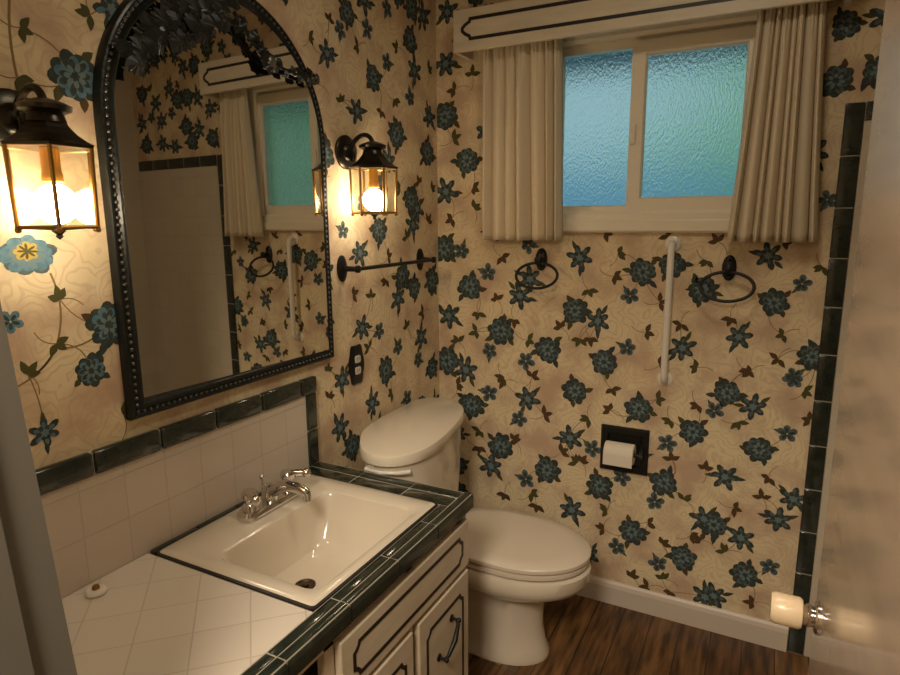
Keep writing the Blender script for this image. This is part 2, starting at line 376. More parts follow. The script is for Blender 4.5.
class Printer:
    def __init__(self, bm, fn): self.bm, self.fn, self.q = bm, fn, 0
    def poly(self, pts, layer, mi):
        self.q += 1
        h = 0.0004 + 0.0003*layer + 0.000004*(self.q % 40)
        f = self.bm.faces.new([self.bm.verts.new(self.fn(p[0], p[1], h)) for p in pts]); f.material_index = mi
    def star(self, u, v, r, n, inner, rot, layer, mi, rnd, power=0.6, sq=1.0):
        K = n*8; c = Vector((u, v)); pts = []
        jit = [rnd.uniform(.85, 1.12) for _ in range(n)]
        for k in range(K):
            a = 2*PI*k/K; w_ = abs(math.cos(a*n/2))**power
            rr = r*(inner+(1-inner)*w_)*jit[int((k/8.0)+.5) % n]
            pts.append((u+rr*math.cos(a+rot), v+sq*rr*math.sin(a+rot)))
        # fan (the outline is star shaped about its centre)
        for k in range(K):
            self.poly([(u, v), pts[k], pts[(k+1) % K]], layer, mi); self.q -= 1
        self.q += 1
    def petals(self, u, v, r0, r1, n, wd, rot, layer, mi, rnd, sq=1.0):
        for k in range(n):
            a = rot+2*PI*k/n+rnd.uniform(-.12, .12); L = r1*rnd.uniform(.85, 1.1)
            ca, sa = math.cos(a), math.sin(a); pts = []
            for t, s in ((0, .35), (.35, .9), (.7, 1), (.92, .55), (1, 0), (.92, -.55), (.7, -1), (.35, -.9), (0, -.35)):
                x = r0+(L-r0)*t; y = s*wd
                pts.append((u+x*ca-y*sa, v+sq*(x*sa+y*ca)))
            self.poly(pts, layer, mi)
    def leaf(self, u, v, L, wd, a, layer, mi):
        ca, sa = math.cos(a), math.sin(a); pts = []
        for t, s in ((0, 0), (.2, .7), (.45, 1), (.75, .6), (1, 0), (.75, -.6), (.45, -1), (.2, -.7)):
            x = L*t; y = wd*s
            pts.append((u+x*ca-y*sa, v+x*sa+y*ca))
        self.poly(pts, layer, mi)
    def stem(self, a, b, wd, bend, mi=6):
        a = Vector(a); b = Vector(b); d = b-a
        if d.length < 1e-4: return
        n = Vector((-d.y, d.x)); pts = []
        for i in range(9):
            t = i/8; pts.append(a+d*t+n*bend*4*t*(1-t))
        for p, q in zip(pts, pts[1:]):
            m = (q-p).normalized(); m = Vector((-m.y, m.x))*wd/2
            self.poly([p+m, q+m, q-m, p-m], 0, mi); self.q -= 1
    blue = False
    def motif(self, k, u, v, r, rnd):
        rot = rnd.uniform(0, 6.28)
        P2, LB = (7, 4) if self.blue and u < -1.45 else (2, 5)
        if k == 'A':
            self.petals(u, v, r*.3, r*1.05, 9, r*.30, rot, 1, 1, rnd)
            self.star(u, v, r*.80, 9, .75, rot+.3, 2, P2, rnd)
            self.petals(u, v, r*.15, r*.72, 9, r*.13, rot+.35, 3, 1, rnd)
            self.petals(u, v, r*.1, r*.50, 7, r*.11, rot, 4, 3, rnd)
            self.star(u, v, r*.2, 6, .7, rot, 5, 1, rnd)
            for q in range(3):
                a = rot+2.1*q+rnd.uniform(-.5, .5)
                self.leaf(u+r*.75*math.cos(a), v+r*.75*math.sin(a), r*rnd.uniform(.55, .85), r*.2, a+rnd.uniform(-.6, .6), 0, rnd.choice((4, 5, 1)))
        elif k == 'B':
            self.petals(u, v, r*.1, r*1.12, 6, r*.24, rot, 1, 1, rnd)
            self.petals(u, v, r*.1, r*.85, 6, r*.14, rot, 2, P2, rnd)
            self.petals(u, v, r*.08, r*.6, 6, r*.16, rot+.5, 3, 1, rnd)
            self.star(u, v, r*.3, 6, .6, rot, 4, 3, rnd)
            for q in range(2):
                a = rot+2.9*q+rnd.uniform(-.4, .4)
                self.leaf(u+r*.6*math.cos(a), v+r*.6*math.sin(a), r*.95, r*.17, a, 0, rnd.choice((4, 1)))
        elif k == 'C':
            self.petals(u, v, r*.1, r*1.05, 5, r*.36, rot, 1, P2, rnd)
            self.petals(u, v, r*.1, r*.8, 5, r*.16, rot, 2, 1, rnd)
            self.leaf(u, v, r*1.5, r*.22, rot+PI*.8, 0, 4)
        elif k == 'D':
            mi = rnd.choice((4, LB, LB))
            for j in range(3):
                a = rot+(j-1)*1.15*rnd.uniform(.8, 1.3)+(PI if j == 2 and rnd.random() < .4 else 0)
                self.leaf(u, v, r*rnd.uniform(1.1, 1.55), r*.37, a, 1, mi)
            self.stem((u, v), (u-r*2.2*math.cos(rot), v-r*2.2*math.sin(rot)), .0024, .15)
        elif k == 'E':     # the large open bloom beside the lantern
            self.petals(u, v, r*.3, r*1.0, 10, r*.30, .2, 1, 2, rnd, .72)
            self.petals(u, v, r*.3, r*.92, 10, r*.24, .2, 2, 7, rnd, .72)
            self.petals(u, v, r*.2, r*.62, 10, r*.14, .5, 3, 3, rnd, .72)
            self.star(u, v+r*.12, r*.42, 8, .75, 0, 4, 8, rnd, sq=.75)
            self.petals(u, v+r*.12, 0, r*.36, 8, r*.05, 0, 5, 4, rnd, .75)
    def fill(self, motifs, u0, u1, v0, v1, skip, rnd, sparse, step=.09):
        seen = [(m[1], m[2]) for m in motifs]; v = v0+step/2; row = 0
        while v < v1:
            u = u0+step*(.5 if row % 2 else .1)
            while u < u1:
                a, b = u+rnd.uniform(-.02, .02), v+rnd.uniform(-.02, .02)
                if not skip(a, b) and all((a-s[0])**2+(b-s[1])**2 > (.083 if sparse(a, b) else .104)**2 for s in seen) and u0+.05 < a < u1-.05:
                    k = rnd.choice('AABBCD'); self.motif(k, a, b, dict(A=.05, B=.047, C=.034, D=.028)[k], rnd)
                    seen.append((a, b))
                u += step
            v += step*.85; row += 1
    def connect(self, motifs, rnd):
        fl = [m for m in motifs if m[0] in 'AB']
        for m in motifs:
            if m[0] in 'CD' and fl:
                n = min(fl, key=lambda q: (q[1]-m[1])**2+(q[2]-m[2])**2)
                if (n[1]-m[1])**2+(n[2]-m[2])**2 < .13**2: self.stem((m[1], m[2]), (n[1], n[2]), .0026, rnd.uniform(-.25, .25))
def quad_wall(bm, boxes):
    for b in boxes: box(bm, *b)

# ------------------------------------------------------------------ large structure
rnd = random.Random(11)
H = 2.60; XR = 2.25; YF = -2.05
# back wall with the window opening
WX0, WX1, WZ0, WZ1 = 0.47, 1.25, 1.575, 2.29
bm = bmesh.new()
quad_wall(bm, [(-.1, WX0, 0, .12, 0, H), (WX1, XR+.1, 0, .12, 0, H), (WX0, WX1, 0, .12, 0, WZ0), (WX0, WX1, 0, .12, WZ1, H)])
pr = Printer(bm, lambda u, v, h: (u, -h, v))
BM_ = parse(BACK_MOTIFS)
pr.connect(BM_, rnd)
for m in BM_: pr.motif(*m, rnd)
pr.fill(BM_, 0, XR, 0.14, H, lambda a, b: (WX0-.06 < a < WX1+.06 and WZ0-.05 < b < WZ1+.05) or (a > 1.45 and b < 2.0), rnd, lambda a, b: a > 1.45 or b > 2.38)
struct(put('wall_back', bm, PAPER_SLOTS), 'floral wallpapered wall with the window in it', 'wall')
# left wall (mirror wall)
bm = bmesh.new()
box(bm, -.1, 0, YF-.1, 0, 0, H)
pl = Printer(bm, lambda u, v, h: (h, u, v))
pl.blue = True
LM = parse(LEFT_MOTIFS)
pl.connect(LM, rnd)
for m in LM: pl.motif(*m, rnd)
pl.stem((-1.66, 1.49), (-1.668, 1.335), .0045, .10); pl.stem((-1.668, 1.335), (-1.58, 1.345), .004, -.1)
pl.stem((-1.668, 1.335), (-1.76, 1.27), .004, .1); pl.stem((-1.668, 1.335), (-1.728, 1.285), .004, .1)
pl.stem((-1.65, 2.08), (-1.675, 1.86), .005, -.06); pl.stem((-1.675, 1.86), (-1.60, 1.80), .005, .1)
pl.fill(LM, YF, 0, 0.14, H, lambda a, b: (a < -.86 and b < 1.1) or (-1.5 < a < -.8 and b < 2.05) or (a < -1.3 and b < 2.1), rnd, lambda a, b: b > 2.3)
struct(put('wall_left', bm, PAPER_SLOTS), 'floral wallpapered wall carrying the arched mirror', 'wall')
bm = bmesh.new(); box(bm, XR, XR+.1, YF-.1, .12, 0, H)
struct(put('wall_right', bm, SHOWER_TILE), 'wall at the far side of the tub', 'wall')
bm = bmesh.new()
quad_wall(bm, [(-.1, .50, YF-.1, YF, 0, H), (1.50, XR+.1, YF-.1, YF, 0, H), (.50, 1.50, YF-.1, YF, 2.06, H)])
struct(put('wall_front', bm, CREAM_PAINT), 'wall with the doorway the photograph is taken through', 'wall')
bm = bmesh.new(); box(bm, -.6, 2.7, -4.1, .12, -.05, 0)
struct(put('floor', bm, FLOOR_M), 'dark reddish brown wood plank floor', 'floor')
bm = bmesh.new(); box(bm, -.6, 2.7, -4.1, .12, H, H+.05)
struct(put('ceiling', bm, CEIL), 'plain ceiling above the bathroom', 'ceiling')
bm = bmesh.new()
quad_wall(bm, [(-.6, -.5, -4.0, YF-.1, 0, H), (2.6, 2.7, -4.0, YF-.1, 0, H), (-.6, 2.7, -4.1, -4.0, 0, H), (-.5, -.1, YF-.2, YF-.1, 0, H), (XR+.1, 2.6, YF-.2, YF-.1, 0, H)])
struct(put('wall_hall', bm, CREAM_PAINT), 'plain walls of the hall behind the doorway', 'wall')

# left door jamb, a little out of plumb
def lean_x(z): return .632 + (1.08-z)*.115
bm = bmesh.new()
def lean_box(bm, dx0, dx1, y0, y1, z0, z1):
    prism(bm, [(lean_x(z0)+dx0, y0, z0), (lean_x(z0)+dx1, y0, z0), (lean_x(z0)+dx1, y1, z0), (lean_x(z0)+dx0, y1, z0)], (lean_x(z1)-lean_x(z0), 0, z1-z0))
lean_box(bm, -.26, 0, YF-.115, YF+.002, 0, 2.06)
lean_box(bm, 0, .012, YF-.09, YF-.045, 0, 2.06)
lean_box(bm, -.02, .003, YF-.13, YF-.1155, 0, 2.06)
struct(put('trim_1', bm, JAMB_PAINT), 'grey painted door jamb at the left edge', 'door jamb')

# baseboard on the back wall
bm = bmesh.new()
prism(bm, [(0.0, 0, 0), (0.0, -.017, 0), (0.0, -.017, .075), (0.0, -.013, .090), (0.0, -.006, .099), (0.0, 0, .099)], (1.468, 0, 0))
struct(put('baseboard_back', bm, BASE_PAINT), 'cream painted baseboard under the floral back wall', 'baseboard')
bm = bmesh.new()
prism(bm, [(0, -.02, 0), (.017, -.02, 0), (.017, -.02, .085), (.006, -.02, .112), (0, -.02, .112)], (0, -.85, 0))
struct(put('baseboard_left', bm, BASE_PAINT), 'cream painted baseboard behind the toilet', 'baseboard')

# dark tile rows: separate bevelled tiles on a grout bed
def tile_run(bm, gm, axis, a0, a1, lo, hi, n, bev=.004, gap=.0025, seg=3):
    """tiles along an axis (0,1,2); lo/hi are the other two axes' limits in order; goes into bm, grout bed into gm"""
    L = (a1-a0)/n
    others = [i for i in range(3) if i != axis]
    def lim(s, e, sh):
        b = [0]*6; b[axis*2], b[axis*2+1] = s, e
        for o, l, h in zip(others, lo, hi): b[o*2], b[o*2+1] = l+sh, h-sh
        return b
    for i in range(n): box(bm, *lim(a0+i*L+gap/2, a0+(i+1)*L-gap/2, 0), bev=bev, seg=seg)
    box(gm, *lim(a0, a1, .0022))
tb, gb = bmesh.new(), bmesh.new()
tile_run(tb, gb, 2, 0.0, 1.945, (1.471, -.011), (1.524, -.0005), 12)
tile_run(tb, gb, 0, 1.526, XR-.012, (-.011, 1.888), (-.0005, 1.945), 5)
o = struct(put('trim_2', tb, DARK_TILE, smooth=True), 'dark green tile border framing the tub surround', 'tile border')
put('grout', gb, GROUT, o)
bm = bmesh.new(); box(bm, 1.526, XR, -.009, -.0005, 0.0, 1.887)
struct(put('trim_3', bm, SHOWER_TILE), 'white tile surround inside the dark tile border', 'tile')

# ------------------------------------------------------------------ window
win = bpy.data.objects.new('window_1', None); COL.objects.link(win)
struct(win, 'sliding window with obscured glass between two curtains', 'window')
fy = lambda u, v, h: (u, h, v)
bm = bmesh.new()
sweep(bm, [(WX0-.03, WZ0-.035), (WX1+.03, WZ0-.035), (WX1+.03, WZ1+.02), (WX0-.03, WZ1+.02)],
      [(0, -.012), (0, -.002), (.04, -.002), (.04, .07), (.082, .07), (.082, -.004), (.07, -.012)], fy)
box(bm, WX0+.03, WX1-.03, .0302, .068, 2.200, 2.262)
box(bm, WX0-.04, WX1+.04, -.022, -.011, WZ0-.03, WZ0+.012, .003)
put('window_frame', bm, VINYL, win)
bm = bmesh.new()
box(bm, .525, .822, .035, .060, 1.622, 2.235); box(bm, .822, .858, .035, .062, 1.622, 2.235)
f_ = bmesh.new()
sweep(f_, [(.515, 1.620), (.826, 1.620), (.826, 2.235), (.515, 2.235)], [(0, .034), (0, .06), (.022, .06), (.022, .04), (.018, .034)], fy)
bm.free()
fs = put('fixed_sash', f_, VINYL, win)
f_ = bmesh.new()
sweep(f_, [(.800, 1.617), (1.228, 1.617), (1.228, 2.215), (.800, 2.215)], [(0, .004), (0, .03), (.052, .03), (.052, .012), (.046, .004)], fy)
ss = put('sliding_sash', f_, VINYL, win)
bm = bmesh.new(); box(bm, .534, .808, .046, .051, 1.64, 2.216)
put('glass_pane', bm, OBSCURE, fs)
bm = bmesh.new(); box(bm, .849, 1.179, .019, .024, 1.666, 2.166)
put('glass_pane', bm, OBSCURE, ss)
bm = bmesh.new(); box(bm, .806, .824, -.006, .006, 1.86, 1.93, .003)
put('sash_latch', bm, VINYL, ss)

# outside, seen as a blur through the panes
bm = bmesh.new(); box(bm, -9, 9, .2, 14, -.5, -.45)
struct(put('ground', bm, OUT_GROUND), 'pale paved yard outside the window', 'ground')
bm = bmesh.new(); box(bm, -6.0, 1.15, 3.2, 3.35, -.449, 2.0)
tag(put('garden_wall', bm, OUT_WALL), 'blue grey wall blurred behind the left window pane', 'wall')
bm = bmesh.new(); box(bm, -.6, 2.8, .13, .75, 2.29, 2.40)
tag(put('roof_eave', bm, OUT_EAVE), 'dark roof eave above the outside of the window', 'eave')
fr = random.Random(4); bm = bmesh.new()
for i in range(130):
    ball(bm, (fr.uniform(.3, 6.2), fr.uniform(4.2, 5.6), fr.uniform(.9, 4.4)), fr.uniform(.35, .65), 10)
tube(bm, [(2.6, 4.9, -.449), (2.7, 4.9, 1.0), (2.9, 4.9, 2.2)], [.2, .16, .12], 10)
tag(put('tree', bm, FOLIAGE, smooth=True), 'green foliage blurred behind the right window pane', 'tree')

# ------------------------------------------------------------------ entry door, standing open at the right
DX, DY = 1.421, -1.262
door = bpy.data.objects.new('door_1', None); COL.objects.link(door)
struct(door, 'open cream painted door at the right edge with an ivory knob', 'door')
bm = bmesh.new(); box(bm, DX, DX+.035, -2.04, DY, .012, 2.04, .0025)
put('door_leaf', bm, DOOR_PAINT, door)
kb = bmesh.new()
KZ, KY = .950, DY-.066
lathe(kb, [(.027, 0), (.027, .003), (.024, .006), (.016, .008), (.018, .012), (.019, .016), (.016, .021), (.011, .024)], (DX, KY, KZ), (-1, 0, 0), 28)
kn = put('knob_rose', kb, CHROME, door, True); kn['label'] = 'chrome knob rose and neck'
bm = bmesh.new()
lathe(bm, [(.012, .0235), (.0225, .024), (.0255, .028), (.0255, .064), (.0225, .070), (0, .071)], (DX, KY, KZ), (-1, 0, 0), 28)
k2 = put('door_knob', bm, IVORY, kn, True); k2['label'] = 'ivory cylinder knob'
bm = bmesh.new(); box(bm, DX+.006, DX+.029, DY-.0005, DY+.0015, KZ-.028, KZ+.028); box(bm, DX+.012, DX+.024, DY, DY+.008, KZ-.008, KZ+.008, .002)
put('latch_plate', bm, BRASS, door)

# bathtub beyond the door
tub = bmesh.new()
TX, TY = (1.545+XR-.002)/2, -.78
hx, hy = (XR-.002-1.545)/2, .76
L_ = lambda l, z: [(p[0], p[1], z) for p in l]
loft(tub, [L_(rrect(TX, TY, hx, hy, .02), 0), L_(rrect(TX, TY, hx, hy, .02), .37), L_(rrect(TX, TY, hx-.004, hy-.004, .02), .385),
           L_(rrect(TX, TY, hx-.07, hy-.08, .12), .385), L_(rrect(TX, TY, hx-.085, hy-.1, .12), .36), L_(rrect(TX, TY, hx-.13, hy-.18, .12), .10), L_(rrect(TX, TY, hx-.2, hy-.25, .1), .07)])
tag(put('bathtub', tub, CERAMIC, smooth=True), 'white bathtub behind the open door inside the tile surround', 'bathtub')

# ------------------------------------------------------------------ vanity cabinet
CX = .556                      # front plane of the face frame
VY0, VY1 = -2.04, -.868
van = thing('vanity_cabinet', 'cream vanity cabinet with black routed panel lines, under the tiled counter', 'cabinet', loc=(.28, -1.45, 0))
OFF = Vector((-.28, 1.45, 0))
def vput(name, bm, m, parent=van, smooth=False, off=OFF):
    bmesh.ops.translate(bm, verts=bm.verts, vec=off)
    return put(name, bm, m, parent, smooth)
bm = bmesh.new()
box(bm, .004, CX, VY0, VY0+.018, .09, .752); box(bm, .004, CX, VY1-.018, VY1, 0.0, .752)
box(bm, .004, CX-.018, VY0+.018, VY1-.018, .09, .105); box(bm, .004, .014, VY0+.018, VY1-.018, .105, .752)
box(bm, CX-.09, CX-.075, VY0, VY1-.018, 0, .09)
box(bm, CX-.018, CX, VY0+.018, VY1-.018, .722, .752); box(bm, CX-.018, CX, VY0+.018, VY1-.018, .565, .590)
box(bm, CX-.018, CX, VY0+.018, VY1-.018, .09, .115)
for yy in (-1.98, -1.515, -1.195, -.915): box(bm, CX-.018, CX, yy-.016, yy+.016, .09, .752)
vput('carcass', bm, CAB_PAINT)
def notched(y0, y1, z0, z1, n=.018):
    """routed outline with stepped, concave corners"""
    out = []
    for cy, cz, sy, sz in ((y0, z0, 1, 1), (y1, z0, -1, 1), (y1, z1, -1, -1), (y0, z1, 1, -1)):
        c = [(cy, cz+sz*n*1.2), (cy+sy*n*.55, cz+sz*n*.95), (cy+sy*n*.95, cz+sz*n*.55), (cy+sy*n*1.2, cz)]
        if (sy > 0) != (sz > 0): c = c[::-1]
        out += c
    return out
fx = lambda u, v, h: (CX+.019+h, u, v)
def routed(y0, y1, z0, z1, parent, w_=.010):
    bm = bmesh.new()
    sweep(bm, notched(y0, y1, z0, z1), [(0, -.001), (0, .0012), (w_, .0012), (w_, -.001)], fx)
    return vput('routed_line', bm, BLACK_LINE, parent)
bm = bmesh.new(); box(bm, CX+.0005, CX+.019, -1.500, -.886, .584, .728, .004)
dr = vput('drawer_front', bm, CAB_PAINT)
routed(-1.460, -.925, .610, .698, dr)
def pull(ya, za, yb, zb, parent):
    hb = bmesh.new()
    a = Vector((CX+.019, ya, za)); b = Vector((CX+.019, yb, zb)); o1 = Vector((.026, 0, 0))
    tube(hb, [a, a+o1*.7, a+o1+(b-a)*.10, a+o1*1.2+(b-a)*.5, b+o1+(a-b)*.10, b+o1*.7, b], [.0045, .0045, .0055, .008, .0055, .0045, .0045], 10)
    for p in (a, b):
        lathe(hb, [(.011, -.001), (.011, .003), (.005, .006), (0, .006)], p, (1, 0, 0), 12)
        ball(hb, p+o1*.95, .0075, 8)
    hd = vput('door_handle', hb, IRON, parent, True); hd['label'] = 'black iron pull handle'
for y0, y1, side in ((-1.180, -.888, 0), (-1.500, -1.210, 1), (-1.97, -1.53, 1)):
    bm = bmesh.new(); box(bm, CX+.0005, CX+.019, y0, y1, .118, .568, .004)
    d = vput('door', bm, CAB_PAINT)
    routed(y0+.035, y1-.035, .150, .520, d)
    if side == 0: pull(-1.078, .402, -1.002, .476, d)
    else: pull(y1-.08, .402, y1-.156, .476, d)
    for zz in (.17, .48):
        hb = bmesh.new(); yy = y1+.001 if side == 0 else y0-.007
        tube(hb, [(CX+.012, yy+.003, zz-.022), (CX+.012, yy+.003, zz+.022)], .004, 8)
        vput('hinge', hb, IRON, d)

# ------------------------------------------------------------------ tiled counter
CT = .800; VZT = .7525
ct = thing('countertop', 'white tile vanity countertop edged with dark green tile', 'countertop', loc=(.28, -1.45, VZT))
off2 = Vector((-.28, 1.45, -VZT))
SY0, SY1 = -1.516, -.977       # the sink's cut-out
bm = bmesh.new()
box(bm, .0135, .524, VY0, SY0-.004, .756, CT-.001, .001, 1)
box(bm, .0135, .03, SY0-.004, SY1, .756, CT-.012)
vput('tile_top', bm, WHITE_TILE, ct, off=off2)
bm = bmesh.new(); box(bm, .0135, .56, VY0, SY0-.01, VZT, VZT+.003); box(bm, .0135, .03, SY0-.01, -.875, VZT, VZT+.003); box(bm, .535, .56, SY0-.01, -.869, VZT, VZT+.003); box(bm, .03, .535, SY1+.01, -.875, VZT, VZT+.003)
vput('plywood_base', bm, CAB_PAINT, ct, off=off2)
tb, gb = bmesh.new(), bmesh.new()
def edge_tile(axis, s, e, k0, k1):
    """V-cap tile with a rounded outer nose: flat top k0->k1, then over the edge and down"""
    sg = 1 if k1 > k0 else -1
    prof = [(k0, CT-.012), (k0, CT-.001), (k0+sg*.002, CT)]
    R = .013
    for q in range(6):
        a = PI/2*q/5; prof.append((k1-sg*R+sg*R*math.sin(a), CT-R+R*math.cos(a)))
    prof += [(k1, .757), (k1-sg*.012, .757), (k1-sg*.012, CT-.012)]
    pts = [(k, s, z) if axis == 1 else (s, k, z) for k, z in prof]
    prism(tb, pts, (0, e-s, 0) if axis == 1 else (e-s, 0, 0))
FYE = -.864                    # right end of the counter
n = 6; Lt = (FYE-.026-VY0)/n
for i in range(n):
    edge_tile(1, VY0+i*Lt+.002, (VY0+(i+1)*Lt-.002) if i < n-1 else FYE, .553, .580)
    box(tb, .527, .550, VY0+i*Lt+.002, min(VY0+(i+1)*Lt-.002, -.973), CT-.01, CT, .002, 2)
n = 3; Lt = (.580-.0135)/n
for i in range(n):
    edge_tile(0, .0135+i*Lt+.002, min(.0135+(i+1)*Lt-.002, .551), -.912, FYE)
    if i < n: box(tb, .0135+i*Lt+.002, min(.0135+(i+1)*Lt-.002, .549), -.970, -.917, CT-.01, CT, .0025, 2)
for i in range(4):
    y0 = SY0+i*.1345; box(tb, .0135, .0335, y0+.001, y0+.1330, CT-.010, CT+.004, .003, 2)
box(gb, .524, .576, VY0, FYE-.004, .7575, CT-.0018); box(gb, .0135, .524, SY1+.004, FYE-.004, .7575, CT-.0018)
eb = vput('edge_border', tb, DARK_TILE, ct, True, off2); eb['label'] = 'dark green glazed edge tiles'
vput('grout', gb, GROUT, ct, off=off2)

# backsplash
bs = thing('backsplash', 'white tile backsplash capped with dark green tile, below the mirror', 'backsplash', loc=(0, -1.45, CT))
off3 = Vector((0, 1.45, -CT))
bm = bmesh.new(); box(bm, .0005, .0125, VY0, -.925, .7545, 1.040)
vput('tile_panel', bm, SPLASH_TILE, bs, off=off3)
tb, gb = bmesh.new(), bmesh.new()
cap_edges = [-.872, -.948]+[-.948-.170*i for i in range(1, 7)]+[VY0]
for y1, y0 in zip(cap_edges, cap_edges[1:]): box(tb, .0005, .023, y0+.002, y1-.002, 1.0425, 1.097, .008, 3)
for z0, z1 in ((.8005, .918), (.922, 1.040)): box(tb, .0005, .017, -.923, -.873, z0, z1, .006, 3)
box(gb, .0003, .014, VY0, -.874, 1.0402, 1.093); box(gb, .0003, .012, -.925, -.875, .8005, 1.0402)
vput('cap_border', tb, DARK_TILE, bs, True, off3)['label'] = 'dark green glazed cap tiles'
vput('grout', gb, GROUT, bs, off=off3)

# ------------------------------------------------------------------ sink
sk = thing('sink', 'cream rectangular drop in sink with dark metal rim in the counter', 'sink', loc=(.28, -1.235, CT))
off4 = Vector((-.28, 1.235, -CT))
hx, hy = (.522-.036)/2, (SY1-SY0)/2
sx, sy = (.522+.036)/2, (SY0+SY1)/2
ox, oy = .337, -1.257
DRX, DRY = .290, -1.280
def lp(cx, cy, hx, hy, r, z): return [(p[0], p[1], z) for p in rrect(cx, cy, hx, hy, r)]
bm = bmesh.new()
loft(bm, [lp(sx, sy, hx-.012, hy-.012, .012, CT-.012), lp(sx, sy, hx-.004, hy-.004, .012, CT-.002), lp(sx, sy, hx-.003, hy-.003, .012, CT+.004), lp(sx, sy, hx-.008, hy-.008, .012, CT+.0075),
          lp(ox, oy, .158, .215, .04, CT+.0065), lp(ox, oy, .152, .209, .036, CT+.002), lp(ox, oy, .149, .206, .036, CT-.010),
          lp(ox-.002, oy-.008, .142, .192, .038, CT-.06), lp(ox-.006, oy-.018, .132, .172, .042, CT-.112), lp(ox-.008, oy-.021, .122, .160, .048, CT-.132), lp(ox-.012, oy-.02, .095, .13, .06, CT-.141), lp(DRX, DRY, .03, .03, .028, CT-.146)], cap0=False)
# under side shell so the bowl has thickness
vput('basin', bm, SINK_MAT, sk, True, off4)
bm = bmesh.new()
sweep(bm, rrect(sx, sy, hx+.003, hy+.003, .014), [(0, CT-.001), (0, CT+.003), (.006, CT+.0045), (.0065, CT-.001)], lambda u, v, h: (u, v, h))
vput('metal_rim', bm, BLACK_LINE, sk, off=off4)['label'] = 'thin dark rim band'
bm = bmesh.new()
lathe(bm, [(.027, CT-.146), (.027, CT-.1425), (.022, CT-.1425), (.019, CT-.1455), (.010, CT-.1455), (.009, CT-.141), (0, CT-.140)], (DRX, DRY, 0), (0, 0, 1), 28)
vput('drain', bm, mat('drain_metal', (.12, .09, .06), .3, 1.0), sk, True, off4)['label'] = 'dark metal drain'

# faucet
fa = thing('faucet', 'chrome two handle faucet at the back of the sink', 'faucet', loc=(.112, -1.205, CT+.0072))
off5 = Vector((-.088, 1.205, -CT-.0072)); fz = CT+.0072
bm = bmesh.new()
loft(bm, [lp(.088, -1.205, .027, .098, .025, fz), lp(.088, -1.205, .027, .098, .025, fz+.010), lp(.088, -1.205, .021, .091, .02, fz+.018)])
vput('base_plate', bm, CHROME, fa, True, off5)
bm = bmesh.new()
lathe(bm, [(.020, .016), (.019, .03), (.015, .04), (.014, .05), (0, .056)], (.088, -1.205, fz), (0, 0, 1), 20)
tube(bm, bez((.09, -1.205, fz+.030), (.12, -1.205, fz+.062), (.165, -1.205, fz+.068), (.200, -1.205, fz+.052), 14), [.0150-.0003*i for i in range(15)], 14)
tube(bm, [(.196, -1.205, fz+.054), (.199, -1.205, fz+.036)], .010, 14)
vput('spout', bm, CHROME, fa, True, off5)
for s in (-1, 1):
    bm = bmesh.new(); hy_ = -1.205+s*.066
    lathe(bm, [(.019, .016), (.017, .028), (.012, .034), (.013, .042), (.018, .046), (.019, .056), (.015, .062), (0, .064)], (.088, hy_, fz), (0, 0, 1), 20)
    tube(bm, [(.088, hy_, fz+.052), (.088+.016, hy_+s*.012, fz+.056), (.088+.036, hy_+s*.022, fz+.056)], [.011, .009, .010], 12)
    ball(bm, (.088+.038, hy_+s*.0235, fz+.056), .0125, 10)
    vput('handle', bm, CHROME, fa, True, off5)
bm = bmesh.new(); tube(bm, [(.066, -1.205, fz+.014), (.066, -1.205, fz+.062)], .0028, 8); ball(bm, (.066, -1.205, fz+.066), .007, 10)
vput('lift_rod', bm, CHROME, fa, True, off5)
fa.scale = (1.22, 1.12, 1.22)

# small stopper on the counter
st = thing('drain_stopper', 'small round white drain stopper lying on the counter tile', 'drain stopper', loc=(.062, -1.683, CT-.001))
bm = bmesh.new(); lathe(bm, [(.017, 0), (.021, .002), (.022, .007), (.019, .011), (.010, .012), (0, .012)], (0, 0, 0), (0, 0, 1), 24)
put('disc', bm, WHITE_BAR, st, True)
bm = bmesh.new(); lathe(bm, [(.008, .0118), (.008, .016), (.006, .020), (0, .021)], (0, 0, 0), (0, 0, 1), 16)
put('grip', bm, BRASS, st, True)['label'] = 'brass grip'

# ------------------------------------------------------------------ toilet
TY_ = -.440
to = thing('toilet', 'cream white toilet with closed lid beside the vanity', 'toilet', loc=(.5, TY_, 0))
off6 = Vector((-.5, -TY_, 0))
def egg(cx, xf, xb, ry, z, n=40, e=2.0, eb=2.6):
    out = []
    for k in range(n):
        a = 2*PI*k/n; c, s = math.cos(a), math.sin(a)
        ee = e if c > 0 else eb
        out.append((cx+(xf-cx if c > 0 else cx-xb)*math.copysign(abs(c)**(2/ee), c), TY_+ry*math.copysign(abs(s)**(2/ee), s), z))
    return out
bm = bmesh.new()
loft(bm, [egg(.50, .685, .24, .118, 0), egg(.50, .688, .24, .120, .02), egg(.50, .672, .25, .108, .05), egg(.50, .660, .25, .104, .12), egg(.50, .662, .25, .106, .20),
          egg(.51, .675, .24, .118, .255), egg(.53, .755, .22, .158, .290), egg(.55, .808, .20, .186, .318), egg(.56, .826, .18, .195, .345), egg(.56, .828, .18, .197, .385), egg(.56, .820, .18, .192, .394), egg(.56, .79, .2, .17, .396)])
vput('bowl', bm, CERAMIC, to, True, off6)
bm = bmesh.new()
loft(bm, [egg(.56, .812, .285, .190, .399, eb=3), egg(.56, .822, .28, .198, .404, eb=3), egg(.56, .822, .28, .198, .416, eb=3), egg(.56, .814, .285, .190, .420, eb=3)])
vput('seat', bm, SEAT_PLASTIC, to, True, off6)
bm = bmesh.new()
loft(bm, [egg(.56, .818, .275, .194, .4235, eb=3), egg(.56, .826, .27, .201, .428, eb=3), egg(.56, .826, .27, .201, .440, eb=3), egg(.56, .815, .28, .192, .448, eb=3), egg(.56, .76, .32, .15, .452, eb=3)])
